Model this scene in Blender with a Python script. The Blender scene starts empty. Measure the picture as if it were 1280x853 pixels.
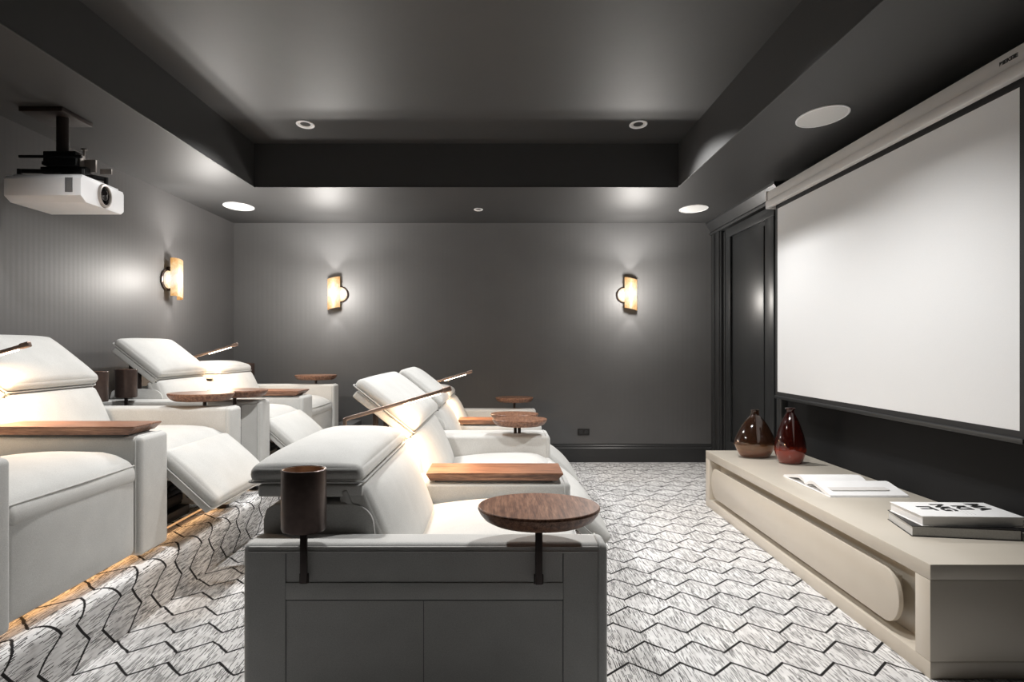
import bpy, bmesh, math, random
from mathutils import Vector, Matrix
random.seed(7)
S = bpy.context.scene
COL = S.collection
PI = math.pi

# ------------------------------------------------------------------ camera
cam_d = bpy.data.cameras.new('camera')
cam = bpy.data.objects.new('camera', cam_d); COL.objects.link(cam)
FPX = 900.0
cam_d.sensor_width = 36.0
cam_d.lens = FPX / 1280.0 * 36.0
cam_d.shift_x = 12.0 / 1280.0
cam_d.shift_y = 7.5 / 1280.0
cam_d.clip_start = 0.03
cam.location = (0, 0, 1.2)
cam.rotation_euler = (PI / 2, 0, 0)
S.camera = cam

# ------------------------------------------------------------------ world, exposure, lights
w = bpy.data.worlds.new('world'); S.world = w; w.use_nodes = True
w.node_tree.nodes['Background'].inputs[0].default_value = (0.02, 0.022, 0.025, 1)
w.node_tree.nodes['Background'].inputs[1].default_value = 0.2
S.view_settings.view_transform = 'Standard'
S.view_settings.look = 'None'
S.view_settings.exposure = 0.0
S.view_settings.gamma = 1.0
S.view_settings.use_curve_mapping = False

DOWN_W = 178.0       # each recessed downlight
DOWN_COL = (1.0, 0.985, 0.965)
BASE_W = 0.9         # warm strip under each sofa front
LED_W = 9.0          # each reading lamp
SCONCE_W = 27.0       # each wall lamp, all round
SCONCE_UP = 31.0
SCONCE_BEAM = 6.5   # up and down beams

def spot(name, loc, energy, size, blend, col, direction=(0, 0, -1), rad=0.05, parent=None):
    d = bpy.data.lights.new(name, 'SPOT'); d.energy = energy; d.spot_size = size; d.spot_blend = blend
    d.color = col; d.shadow_soft_size = rad
    o = bpy.data.objects.new(name, d); COL.objects.link(o); o.location = loc
    o.rotation_euler = Vector(direction).to_track_quat('-Z', 'Y').to_euler()
    if parent: o.parent = parent
    return o

# ------------------------------------------------------------------ dimensions
XL, XR, YB, YN = -2.80, 2.21, 7.503, -1.5
ZC, ZT = 2.492, 2.84
TX0, TX1, TY0, TY1 = -2.0, 1.417, -0.9, 5.80
XRISE, PLAT = -1.55, 0.246

# ------------------------------------------------------------------ materials
def newmat(name):
    m = bpy.data.materials.new(name); m.use_nodes = True
    nt = m.node_tree
    return m, nt, nt.nodes['Principled BSDF']
def node(nt, t, **kw):
    n = nt.nodes.new(t)
    for k, v in kw.items(): setattr(n, k, v)
    return n
def math_n(nt, op, a, b=None, c=None, clamp=False):
    n = nt.nodes.new('ShaderNodeMath'); n.operation = op; n.use_clamp = clamp
    for i, v in enumerate((a, b, c)):
        if v is None: continue
        if isinstance(v, (int, float)): n.inputs[i].default_value = v
        else: nt.links.new(v, n.inputs[i])
    return n.outputs[0]
def ramp(nt, fac, stops):
    r = nt.nodes.new('ShaderNodeValToRGB')
    while len(r.color_ramp.elements) < len(stops): r.color_ramp.elements.new(0.5)
    for e, (p, c) in zip(r.color_ramp.elements, stops):
        e.position = p; e.color = (c[0], c[1], c[2], 1)
    nt.links.new(fac, r.inputs[0]); return r.outputs[0]
def noise(nt, vec, scale, detail=3, rough=0.5):
    n = nt.nodes.new('ShaderNodeTexNoise'); n.inputs['Scale'].default_value = scale
    n.inputs['Detail'].default_value = detail; n.inputs['Roughness'].default_value = rough
    if vec is not None: nt.links.new(vec, n.inputs['Vector'])
    return n.outputs['Fac']
def mapping(nt, src, scale=(1, 1, 1), rot=(0, 0, 0), loc=(0, 0, 0)):
    tc = nt.nodes.new('ShaderNodeTexCoord'); mp = nt.nodes.new('ShaderNodeMapping')
    mp.inputs['Scale'].default_value = scale; mp.inputs['Rotation'].default_value = rot
    mp.inputs['Location'].default_value = loc
    nt.links.new(tc.outputs[src], mp.inputs['Vector']); return mp.outputs[0]
def bump(nt, b, h, strength, dist=0.002):
    n = nt.nodes.new('ShaderNodeBump'); n.inputs['Strength'].default_value = strength
    n.inputs['Distance'].default_value = dist
    nt.links.new(h, n.inputs['Height']); nt.links.new(n.outputs[0], b.inputs['Normal'])

def plain(name, col, rough=0.5, metal=0.0, var=0.06, scale=30, spec=0.5, coat=0.0):
    m, nt, b = newmat(name)
    f = noise(nt, mapping(nt, 'Object'), scale, 3)
    c = ramp(nt, f, [(0.3, [x * (1 - var) for x in col]), (0.7, [min(1, x * (1 + var)) for x in col])])
    nt.links.new(c, b.inputs['Base Color'])
    b.inputs['Roughness'].default_value = rough; b.inputs['Metallic'].default_value = metal
    b.inputs['Specular IOR Level'].default_value = spec
    b.inputs['Coat Weight'].default_value = coat
    return m

def fabric(name, col):
    m, nt, b = newmat(name)
    v = mapping(nt, 'Object')
    sx = node(nt, 'ShaderNodeSeparateXYZ'); nt.links.new(v, sx.inputs[0])
    F = 1500.0
    sm = lambda a: math_n(nt, 'SINE', math_n(nt, 'MULTIPLY', a, F))
    xy = math_n(nt, 'ADD', sx.outputs[0], sx.outputs[1])
    wv = math_n(nt, 'MULTIPLY', sm(xy), sm(sx.outputs[2]))
    wv2 = math_n(nt, 'MULTIPLY', sm(sx.outputs[0]), sm(sx.outputs[1]))
    hh = math_n(nt, 'ADD', wv, wv2)
    n1 = noise(nt, v, 260, 3, 0.6); n2 = noise(nt, v, 9, 3)
    mix = math_n(nt, 'ADD', math_n(nt, 'MULTIPLY', n1, 0.7), math_n(nt, 'MULTIPLY', n2, 0.3))
    mix = math_n(nt, 'ADD', mix, math_n(nt, 'MULTIPLY', hh, 0.0))
    c = ramp(nt, mix, [(0.3, [x * 0.84 for x in col]), (0.7, [min(1, x * 1.1) for x in col])])
    nt.links.new(c, b.inputs['Base Color'])
    b.inputs['Roughness'].default_value = 0.9
    b.inputs['Specular IOR Level'].default_value = 0.2
    b.inputs['Sheen Weight'].default_value = 0.15
    bump(nt, b, noise(nt, v, 420, 2, 0.6), 0.5, 0.0015)
    return m

def walnut(name, axis=0):
    m, nt, b = newmat(name)
    sc = [46, 46, 46]; sc[axis] = 3.0
    v = mapping(nt, 'Object', scale=sc)
    n1 = noise(nt, v, 1.6, 6, 0.65)
    v2 = mapping(nt, 'Object', scale=[x * 4 for x in sc])
    n2 = noise(nt, v2, 1.5, 3, 0.6)
    f = math_n(nt, 'ADD', math_n(nt, 'MULTIPLY', n1, 0.65), math_n(nt, 'MULTIPLY', n2, 0.35))
    c = ramp(nt, f, [(0.34, (0.045, 0.020, 0.012)), (0.45, (0.15, 0.068, 0.040)), (0.57, (0.29, 0.148, 0.090)), (0.68, (0.45, 0.27, 0.175))])
    nt.links.new(c, b.inputs['Base Color'])
    b.inputs['Roughness'].default_value = 0.38
    bump(nt, b, n2, 0.12, 0.001)
    return m

def wallmat(name, col, stripes=0.0, axis=0, rough=0.55):
    m, nt, b = newmat(name)
    v = mapping(nt, 'Object')
    f = noise(nt, v, 3.5, 4)
    f2 = noise(nt, mapping(nt, 'Object', scale=(1, 1, 60) if stripes else (6, 6, 6)), 4, 3)
    s = math_n(nt, 'ADD', math_n(nt, 'MULTIPLY', f, 0.6), math_n(nt, 'MULTIPLY', f2, 0.4))
    c = ramp(nt, s, [(0.3, [x * 0.93 for x in col]), (0.7, [x * 1.07 for x in col])])
    nt.links.new(c, b.inputs['Base Color']); b.inputs['Roughness'].default_value = rough
    if stripes:
        sx = node(nt, 'ShaderNodeSeparateXYZ'); nt.links.new(v, sx.inputs[0])
        h = math_n(nt, 'SINE', math_n(nt, 'MULTIPLY', sx.outputs[axis], 2 * PI / 0.05))
        bump(nt, b, h, stripes, 0.002)
    return m

def carpet_mat():
    m, nt, b = newmat('zigzag carpet')
    tc = node(nt, 'ShaderNodeTexCoord')
    sp = node(nt, 'ShaderNodeSeparateXYZ'); nt.links.new(tc.outputs['UV'], sp.inputs[0])
    def mapd(sc, loc=(0, 0, 0)):
        mp = node(nt, 'ShaderNodeMapping'); mp.inputs['Scale'].default_value = sc; mp.inputs['Location'].default_value = loc
        nt.links.new(tc.outputs['UV'], mp.inputs['Vector']); return mp.outputs[0]
    j1 = noise(nt, mapd((1, 1, 1)), 210, 1)
    j2 = noise(nt, mapd((1, 1, 1), (3, 5, 0)), 14, 1)
    jit = math_n(nt, 'ADD', math_n(nt, 'MULTIPLY', math_n(nt, 'SUBTRACT', j1, 0.5), 0.008), math_n(nt, 'MULTIPLY', math_n(nt, 'SUBTRACT', j2, 0.5), 0.012))
    u = math_n(nt, 'ADD', sp.outputs[0], jit)
    v = math_n(nt, 'ADD', sp.outputs[1], jit)
    P, D, A = 0.195, 0.1967, 0.0542
    pp = math_n(nt, 'PINGPONG', math_n(nt, 'SUBTRACT', u, 0.578), P / 2)
    t = math_n(nt, 'SUBTRACT', math_n(nt, 'MULTIPLY', pp, 4 / P * A), A)
    ve = math_n(nt, 'SUBTRACT', math_n(nt, 'SUBTRACT', v, 2.6825), t)
    vo = math_n(nt, 'ADD', math_n(nt, 'SUBTRACT', v, 2.6825 + D), t)
    d = math_n(nt, 'MINIMUM', math_n(nt, 'PINGPONG', ve, D), math_n(nt, 'PINGPONG', vo, D))
    line = math_n(nt, 'SUBTRACT', 1.0, math_n(nt, 'DIVIDE', math_n(nt, 'SUBTRACT', d, 0.0078), 0.0015), clamp=True)
    # short dashes running along the room
    def dashes(nu, nv, seed, thr, wid):
        wob = math_n(nt, 'MULTIPLY', math_n(nt, 'SUBTRACT', noise(nt, mapd((30, 9, 1), (seed, 0, 0)), 1.0, 2), 0.5), 0.012)
        uu = math_n(nt, 'MULTIPLY', math_n(nt, 'ADD', math_n(nt, 'ADD', sp.outputs[0], wob), math_n(nt, 'MULTIPLY', sp.outputs[1], 0.035)), nu)
        col = math_n(nt, 'FLOOR', uu)
        wc = node(nt, 'ShaderNodeTexWhiteNoise', noise_dimensions='1D'); nt.links.new(math_n(nt, 'ADD', col, seed), wc.inputs['W'])
        vv = math_n(nt, 'ADD', math_n(nt, 'MULTIPLY', sp.outputs[1], nv), math_n(nt, 'MULTIPLY', wc.outputs['Value'], 17.0))
        row = math_n(nt, 'FLOOR', vv)
        cb = node(nt, 'ShaderNodeCombineXYZ'); nt.links.new(col, cb.inputs[0]); nt.links.new(row, cb.inputs[1]); cb.inputs[2].default_value = seed
        wn = node(nt, 'ShaderNodeTexWhiteNoise', noise_dimensions='3D'); nt.links.new(cb.outputs[0], wn.inputs['Vector'])
        on = math_n(nt, 'GREATER_THAN', math_n(nt, 'ADD', wn.outputs['Value'], pm), thr)
        fx = math_n(nt, 'LESS_THAN', math_n(nt, 'FRACT', uu), wid)
        sepc = node(nt, 'ShaderNodeSeparateColor'); nt.links.new(wn.outputs['Color'], sepc.inputs[0])
        ln = math_n(nt, 'LESS_THAN', math_n(nt, 'FRACT', vv), math_n(nt, 'ADD', math_n(nt, 'MULTIPLY', sepc.outputs[1], 0.6), 0.35))
        return math_n(nt, 'MULTIPLY', math_n(nt, 'MULTIPLY', on, fx), ln)
    patch = noise(nt, mapd((1, 1, 1)), 3.2, 3)
    patch2 = noise(nt, mapd((1, 1, 1), (9, 2, 0)), 9, 3)
    pm = math_n(nt, 'MULTIPLY', math_n(nt, 'SUBTRACT', math_n(nt, 'ADD', math_n(nt, 'MULTIPLY', patch, 0.5), math_n(nt, 'MULTIPLY', patch2, 0.5)), 0.5), 1.6)
    s1 = noise(nt, mapd((330, 17, 1)), 1.0, 2, 0.55)
    s2 = noise(nt, mapd((90, 11, 1), (13, 7, 0)), 1.0, 2, 0.5)
    dk = math_n(nt, 'MAXIMUM', dashes(170, 8, 3.0, 0.60, 0.42), dashes(260, 14, 31.0, 0.67, 0.5))
    dk = math_n(nt, 'MULTIPLY', dk, 0.94)
    allk = math_n(nt, 'MAXIMUM', dk, line)
    base = ramp(nt, math_n(nt, 'ADD', math_n(nt, 'MULTIPLY', patch2, 0.6), math_n(nt, 'MULTIPLY', s2, 0.4)),
                [(0.3, (0.42, 0.41, 0.405)), (0.46, (0.68, 0.67, 0.665)), (0.65, (0.84, 0.835, 0.83))])
    mx = node(nt, 'ShaderNodeMix', data_type='RGBA')
    nt.links.new(allk, mx.inputs['Factor']); nt.links.new(base, mx.inputs['A'])
    mx.inputs['B'].default_value = (0.018, 0.017, 0.017, 1)
    nt.links.new(mx.outputs['Result'], b.inputs['Base Color'])
    b.inputs['Roughness'].default_value = 0.95; b.inputs['Specular IOR Level'].default_value = 0.15
    bump(nt, b, math_n(nt, 'SUBTRACT', s1, allk), 0.5, 0.003)
    return m

M = {}
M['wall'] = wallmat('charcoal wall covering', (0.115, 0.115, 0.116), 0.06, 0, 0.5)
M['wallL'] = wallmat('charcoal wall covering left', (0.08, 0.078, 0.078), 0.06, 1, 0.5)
M['wallR'] = wallmat('black screen wall', (0.008, 0.0085, 0.0095), 0, 0, 0.75)
M['wallR'].node_tree.nodes['Principled BSDF'].inputs['Specular IOR Level'].default_value = 0.2
M['ceil'] = wallmat('charcoal ceiling paint', (0.036, 0.0359, 0.036), 0, 0, 0.55)
M['trim'] = wallmat('charcoal gloss trim', (0.03, 0.031, 0.032), 0, 0, 0.35)
M['panel'] = wallmat('dark panel paint', (0.02, 0.0215, 0.0225), 0, 0, 0.38)
M['carpet'] = carpet_mat()
M['fabric'] = fabric('pale grey upholstery', (0.575, 0.575, 0.558))
M['pipe'] = plain('upholstery piping', (0.52, 0.52, 0.505), 0.9, 0, 0.05, 60, 0.2)
M['seam'] = plain('stitched seam', (0.16, 0.165, 0.17), 0.95, 0, 0.05, 60, 0.2)
M['black'] = plain('black steel mechanism', (0.012, 0.012, 0.013), 0.5, 0.3)
M['walnut_y'] = walnut('walnut grain deep', 1)
M['walnut_x'] = walnut('walnut grain along', 0)
M['bronze'] = plain('dark bronze', (0.075, 0.052, 0.045), 0.33, 0.6, 0.1, 50)
M['bronze_lit'] = plain('bronze lit inside', (0.55, 0.38, 0.27), 0.4, 0.7, 0.1, 50)  # warm light inside the cups is put into this paler colour
M['bronze_dk'] = plain('brown black metal', (0.045, 0.034, 0.031), 0.38, 0.5, 0.1, 40)
M['lampmetal'] = plain('brushed bronze lamp', (0.26, 0.19, 0.155), 0.35, 0.8, 0.1, 50)
M['console'] = plain('warm beige lacquer', (0.60, 0.55, 0.47), 0.28, 0, 0.02, 5, 0.5)
M['screen'] = plain('white projection cloth', (0.71, 0.715, 0.72), 0.9, 0, 0.02, 400, 0.2)
M['housing'] = plain('off white metal casing', (0.60, 0.58, 0.56), 0.4, 0, 0.02, 8)
M['blackcloth'] = plain('black screen border', (0.008, 0.008, 0.009), 0.7)
M['white'] = plain('white plastic', (0.82, 0.82, 0.83), 0.4, 0, 0.02, 10)
M['grille'] = plain('white speaker mesh', (0.62, 0.62, 0.61), 0.7, 0, 0.04, 400)
M['darkplastic'] = plain('black plastic', (0.012, 0.011, 0.011), 0.4)
M['paper'] = plain('white paper', (0.84, 0.84, 0.84), 0.7, 0, 0.02, 12)
M['pages'] = plain('grey page edges', (0.55, 0.55, 0.54), 0.8, 0, 0.08, 200)
M['cream'] = plain('cream card', (0.68, 0.66, 0.64), 0.6, 0, 0.03, 20)
M['ink'] = plain('black ink', (0.008, 0.008, 0.008), 0.6)
M['steel'] = plain('grey bracket steel', (0.42, 0.38, 0.35), 0.4, 0.7, 0.1, 30)
M['stepgrey'] = plain('dark grey carpeted step', (0.10, 0.10, 0.105), 0.9)
M['glassblack'] = plain('lens glass', (0.01, 0.008, 0.008), 0.06, 0, 0.0, 5, 0.8, 1.0)

def emis(name, col, strength):
    m, nt, b = newmat(name)
    f = noise(nt, mapping(nt, 'Object'), 20, 2)
    c = ramp(nt, f, [(0.3, [x * 0.95 for x in col]), (0.7, col)])
    nt.links.new(c, b.inputs['Base Color']); nt.links.new(c, b.inputs['Emission Color'])
    b.inputs['Emission Strength'].default_value = strength
    return m
M['led'] = emis('warm led strip', (1.0, 0.86, 0.68), 9.0)
M['led_dim'] = emis('amber base strip', (1.0, 0.55, 0.25), 0.6)
def alabaster():
    m, nt, b = newmat('backlit alabaster')
    v = mapping(nt, 'Object', scale=(1, 1, 0.8))
    f = noise(nt, v, 34, 5, 0.7)
    sp = node(nt, 'ShaderNodeSeparateXYZ'); nt.links.new(mapping(nt, 'Object'), sp.inputs[0])
    mid = math_n(nt, 'SUBTRACT', 1.0, math_n(nt, 'MULTIPLY', math_n(nt, 'ABSOLUTE', sp.outputs[2]), 5.0), clamp=True)
    s = math_n(nt, 'ADD', math_n(nt, 'MULTIPLY', f, 0.55), math_n(nt, 'MULTIPLY', mid, 0.55))
    c = ramp(nt, s, [(0.26, (0.50, 0.20, 0.05)), (0.42, (0.80, 0.42, 0.14)), (0.60, (1.0, 0.74, 0.40)), (0.78, (1.0, 0.95, 0.82))])
    b.inputs['Base Color'].default_value = (.08, .06, .04, 1); nt.links.new(c, b.inputs['Emission Color'])
    b.inputs['Emission Strength'].default_value = 0.95; b.inputs['Roughness'].default_value = 0.4
    return m
M['alab'] = alabaster()

def vaseglass(name, top, mid, low, zs):
    m, nt, b = newmat(name)
    sp = node(nt, 'ShaderNodeSeparateXYZ'); nt.links.new(mapping(nt, 'Object'), sp.inputs[0])
    n = noise(nt, mapping(nt, 'Object'), 60, 4, 0.7)
    z = math_n(nt, 'ADD', math_n(nt, 'DIVIDE', sp.outputs[2], zs), math_n(nt, 'MULTIPLY', math_n(nt, 'SUBTRACT', n, 0.5), 0.16))
    c = ramp(nt, z, [(0.04, low), (0.24, mid), (0.34, top), (0.9, [x * 0.8 for x in top])])
    nt.links.new(c, b.inputs['Base Color'])
    b.inputs['Roughness'].default_value = 0.07
    b.inputs['Transmission Weight'].default_value = 0.75
    b.inputs['Coat Weight'].default_value = 0.6
    b.inputs['IOR'].default_value = 1.45
    return m
M['vase1'] = vaseglass('smoky amber glass', (0.10, 0.045, 0.025), (0.50, 0.27, 0.13), (0.30, 0.11, 0.06), 0.34)
M['vase2'] = vaseglass('deep red glass', (0.085, 0.012, 0.008), (0.55, 0.07, 0.03), (0.42, 0.09, 0.06), 0.37)

# ------------------------------------------------------------------ mesh helpers
def finish(name, bm, mat, parent=None, loc=None, smooth=40):
    bmesh.ops.recalc_face_normals(bm, faces=bm.faces)
    me = bpy.data.meshes.new(name); bm.to_mesh(me); bm.free()
    if mat: me.materials.append(mat)
    if smooth:
        me.shade_smooth(); me.set_sharp_from_angle(angle=math.radians(smooth))
    o = bpy.data.objects.new(name, me); COL.objects.link(o)
    if parent: o.parent = parent
    if loc is not None: o.location = loc
    return o
def bx(bm, x0, x1, y0, y1, z0, z1, bev=0.0, seg=2):
    t = bmesh.new()
    bmesh.ops.create_cube(t, size=1)
    for v in t.verts:
        v.co = Vector(((x0 + x1) / 2 + v.co.x * (x1 - x0), (y0 + y1) / 2 + v.co.y * (y1 - y0), (z0 + z1) / 2 + v.co.z * (z1 - z0)))
    if bev: bmesh.ops.bevel(t, geom=t.edges[:], offset=bev, segments=seg, profile=0.5, affect='EDGES')
    merge(bm, t)
def merge(bm, t, mtx=None):
    if mtx is not None: bmesh.ops.transform(t, matrix=mtx, verts=t.verts)
    me = bpy.data.meshes.new('tmp'); t.to_mesh(me); t.free(); bm.from_mesh(me); bpy.data.meshes.remove(me)
def box(name, x0, x1, y0, y1, z0, z1, mat, parent=None, bev=0.004, seg=2):
    bm = bmesh.new(); bx(bm, x0, x1, y0, y1, z0, z1, bev, seg); return finish(name, bm, mat, parent)
def tube(bm, pts, r, n=8, closed=False, flat=1.0):
    pts = [Vector(p) for p in pts]; N = len(pts); rings = []
    prev = None
    for i, p in enumerate(pts):
        a = pts[(i - 1) % N] if (i > 0 or closed) else p
        c = pts[(i + 1) % N] if (i < N - 1 or closed) else p
        t = (c - a).normalized()
        if prev is None:
            up = Vector((0, 1, 0)) if abs(t.y) < 0.9 else Vector((1, 0, 0))
        else: up = prev
        s = t.cross(up); 
        if s.length < 1e-5: s = t.cross(Vector((0, 0, 1)))
        s.normalize(); u = s.cross(t).normalized(); prev = u
        rings.append([bm.verts.new(p + s * (r * math.cos(2 * PI * k / n)) + u * (r * flat * math.sin(2 * PI * k / n))) for k in range(n)])
    for i in range(N if closed else N - 1):
        A, B = rings[i], rings[(i + 1) % N]
        for k in range(n): bm.faces.new((A[k], A[(k + 1) % n], B[(k + 1) % n], B[k]))
    if not closed:
        bm.faces.new(rings[0][::-1]); bm.faces.new(rings[-1])
def tubeobj(name, pts, r, mat, parent=None, n=8, closed=False, flat=1.0):
    bm = bmesh.new(); tube(bm, pts, r, n, closed, flat); return finish(name, bm, mat, parent, smooth=60)
def lathe(bm, prof, n=48, cx=0, cy=0, sx=1, sy=1):
    rings = []
    for r, z in prof:
        if r < 1e-6: rings.append([bm.verts.new((cx, cy, z))])
        else: rings.append([bm.verts.new((cx + sx * r * math.cos(2 * PI * k / n), cy + sy * r * math.sin(2 * PI * k / n), z)) for k in range(n)])
    for A, B in zip(rings[:-1], rings[1:]):
        for k in range(n):
            if len(A) == 1 and len(B) == 1: continue
            if len(A) == 1: bm.faces.new((A[0], B[(k + 1) % n], B[k]))
            elif len(B) == 1: bm.faces.new((A[k], A[(k + 1) % n], B[0]))
            else: bm.faces.new((A[k], A[(k + 1) % n], B[(k + 1) % n], B[k]))
def prism(bm, poly, h0, h1, axis='y', bev=0.0, seg=2):
    """poly of (a,b) pairs: axis y -> (x,z); axis z -> (x,y); axis x -> (y,z)"""
    t = bmesh.new()
    f = {'y': lambda a, b, h: (a, h, b), 'z': lambda a, b, h: (a, b, h), 'x': lambda a, b, h: (h, a, b)}[axis]
    A = [t.verts.new(f(a, b, h0)) for a, b in poly]; B = [t.verts.new(f(a, b, h1)) for a, b in poly]
    n = len(poly)
    t.faces.new(A); t.faces.new(B[::-1])
    for i in range(n): t.faces.new((A[i], B[i], B[(i + 1) % n], A[(i + 1) % n]))
    bmesh.ops.recalc_face_normals(t, faces=t.faces)
    if bev: bmesh.ops.bevel(t, geom=t.edges[:], offset=bev, segments=seg, profile=0.5, affect='EDGES')
    merge(bm, t)

def rgrid(h, r, nin):
    a = [-h + r * (1 - math.cos(PI / 2 * k / 5)) for k in range(6)]
    b = [-(h - r) + 2 * (h - r) * k / nin for k in range(1, nin)]
    return a + b + [-x for x in a[::-1]]
def cushion(bm, L, W, T, r, mtx, crown=0.0, rb=None, deform=None, nin=10, py=4, px=2):
    """soft rounded block, local x length, y width, z thickness, crowned on +z"""
    hx, hy, hz = L / 2, W / 2, T / 2
    r = min(r, hx * .95, hy * .95, hz * .98)
    gx, gy, gz = rgrid(hx, r, nin), rgrid(hy, r, nin), rgrid(hz, r, 2)
    t = bmesh.new(); cache = {}
    def V(x, y, z):
        k = (round(x, 6), round(y, 6), round(z, 6))
        if k in cache: return cache[k]
        rr = r if (z >= 0 or rb is None) else rb
        q = Vector((max(-hx + rr, min(hx - rr, x)), max(-hy + rr, min(hy - rr, y)), max(-hz + rr, min(hz - rr, z))))
        p = Vector((x, y, z)); d = p - q
        if d.length > 1e-7:
            # re-project the grid point on the rounded shell
            m = max(abs(d.x), abs(d.y), abs(d.z))
            p = q + d.normalized() * m
        if crown:
            s = (max(0, 1 - abs(x / hx) ** px)) * (max(0, 1 - abs(y / hy) ** py))
            p.z += crown * s * max(0.0, (z / hz + 1) / 2)
        if deform: p = deform(p)
        v = t.verts.new(mtx @ p); cache[k] = v; return v
    def sheet(ga, gb, f):
        for i in range(len(ga) - 1):
            for j in range(len(gb) - 1):
                vs = [V(*f(ga[i], gb[j])), V(*f(ga[i + 1], gb[j])), V(*f(ga[i + 1], gb[j + 1])), V(*f(ga[i], gb[j + 1]))]
                u = []
                for q in vs:
                    if q not in u: u.append(q)
                if len(u) > 2:
                    try: t.faces.new(u)
                    except ValueError: pass
    for s in (-1, 1):
        sheet(gx, gy, lambda a, b: (a, b, s * hz)); sheet(gx, gz, lambda a, b: (a, s * hy, b)); sheet(gy, gz, lambda a, b: (s * hx, a, b))
    merge(bm, t)
def frame(o, xd, zd):
    xd = Vector(xd).normalized(); zd = Vector(zd).normalized(); yd = zd.cross(xd)
    m = Matrix(((xd.x, yd.x, zd.x, o[0]), (xd.y, yd.y, zd.y, o[1]), (xd.z, yd.z, zd.z, o[2]), (0, 0, 0, 1)))
    return m
def rrect(hx, hy, r, n=6):
    P = []
    for cx, cy, a0 in ((hx - r, hy - r, 0), (-hx + r, hy - r, 90), (-hx + r, -hy + r, 180), (hx - r, -hy + r, 270)):
        for k in range(n + 1):
            a = math.radians(a0 + 90 * k / n); P.append((cx + r * math.cos(a), cy + r * math.sin(a)))
    return P
def empty(name, loc, label=None, cat=None, group=None):
    o = bpy.data.objects.new(name, None); COL.objects.link(o); o.location = loc; o.empty_display_size = 0.1
    if label: tag(o, label, cat, group)
    return o
def tag(o, label, cat, group=None):
    o['label'] = label; o['category'] = cat
    if group: o['group'] = group
    return o
def struct(o):
    o['kind'] = 'structure'; return o
def up():
    bpy.context.view_layer.update()

# ------------------------------------------------------------------ room shell
def floor_obj():
    bm = bmesh.new(); uvl = bm.loops.layers.uv.new('UVMap')
    prof = [(XR + 0.05, 0.0), (-1.2, 0.0), (XRISE - 0.025, 0.0)]
    nr = 0.035
    prof.append((XRISE - 0.022, 0.008))
    prof.append((XRISE - 0.016, PLAT - 0.11))
    prof.append((XRISE, PLAT - nr - 0.01))
    for k in range(1, 7):
        a = PI / 2 * k / 6
        prof.append((XRISE - nr + nr * math.cos(a), PLAT - nr + nr * math.sin(a)))
    prof.append((XL - 0.05, PLAT))
    us = [prof[0][0]]
    for a, b in zip(prof[:-1], prof[1:]): us.append(us[-1] - math.hypot(a[0] - b[0], a[1] - b[1]))
    ys = [YN, 0.0, 2.5, 5.0, YB + 0.05]
    G = [[bm.verts.new((x, y, z)) for y in ys] for x, z in prof]
    for i in range(len(prof) - 1):
        for j in range(len(ys) - 1):
            f = bm.faces.new((G[i][j], G[i + 1][j], G[i + 1][j + 1], G[i][j + 1]))
            for l, (ii, jj) in zip(f.loops, ((i, j), (i + 1, j), (i + 1, j + 1), (i, j + 1))): l[uvl].uv = (us[ii], ys[jj])
    # underside so the slab has depth
    u = [bm.verts.new((x, y, -0.12)) for x, y in ((XR + 0.05, YN), (XL - 0.05, YN), (XL - 0.05, YB + 0.05), (XR + 0.05, YB + 0.05))]
    bm.faces.new(u)
    me_o = finish('floor', bm, M['carpet'], smooth=50)
    return struct(me_o)
floor_obj()
struct(box('wall_back', XL - 0.1, XR + 0.1, YB, YB + 0.1, -0.1, ZC + 0.02, M['wall'], bev=0))
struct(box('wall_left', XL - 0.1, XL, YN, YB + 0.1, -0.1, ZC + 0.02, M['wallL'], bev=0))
struct(box('wall_right', XR, XR + 0.1, YN, YB + 0.1, -0.1, ZC + 0.02, M['wallR'], bev=0))
struct(box('wall_front', XL - 0.1, XR + 0.1, YN - 0.1, YN, -0.1, ZC + 0.02, M['wallR'], bev=0))
bm = bmesh.new()
for (a, b, c, d) in ((XL - .1, TX0, YN - .1, YB + .1), (TX1, XR + .1, YN - .1, YB + .1), (TX0, TX1, TY1, YB + .1), (TX0, TX1, YN - .1, TY0)):
    bx(bm, a, b, c, d, ZC, ZT + 0.1, 0)
struct(finish('ceiling', bm, M['ceil'], smooth=0))
struct(box('ceiling_tray', TX0 - .02, TX1 + .02, TY0 - .02, TY1 + .02, ZT, ZT + 0.09, M['ceil'], bev=0))
# thin bead round the lower tray lip
bm = bmesh.new()
bx(bm, TX0 - .006, TX0 + .004, TY0, TY1 + .004, ZC - .006, ZC + .003, 0.002); bx(bm, TX1 - .004, TX1 + .006, TY0, TY1 + .004, ZC - .006, ZC + .003, 0.002)
bx(bm, TX0, TX1, TY1 - .004, TY1 + .006, ZC - .006, ZC + .003, 0.002)
struct(finish('trim_1', bm, M['ceil']))
# baseboard with a stepped moulding
def skirting(name, a, b, axis, z0=0.0, h=0.19, inward=-1, at=YB):
    prof = [(0, 0), (.022, 0), (.022, h - .045), (.014, h - .035), (.014, h - .018), (.008, h - .012), (.008, h), (0, h)]
    bm = bmesh.new()
    if axis == 'x': prism(bm, [(at + inward * p, z0 + q) for p, q in prof], a, b, 'x')
    else: prism(bm, [(at + inward * p, z0 + q) for p, q in prof], a, b, 'y')
    return struct(finish(name, bm, M['trim'], smooth=30))
skirting('baseboard_back', XRISE - .03, XR - .02, 'x')
skirting('baseboard_left', YN, YB - .0, 'y', PLAT, 0.17, 1, XL)
skirting('baseboard_back_riser', XL, XRISE - .03, 'x', PLAT, 0.17)
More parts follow.
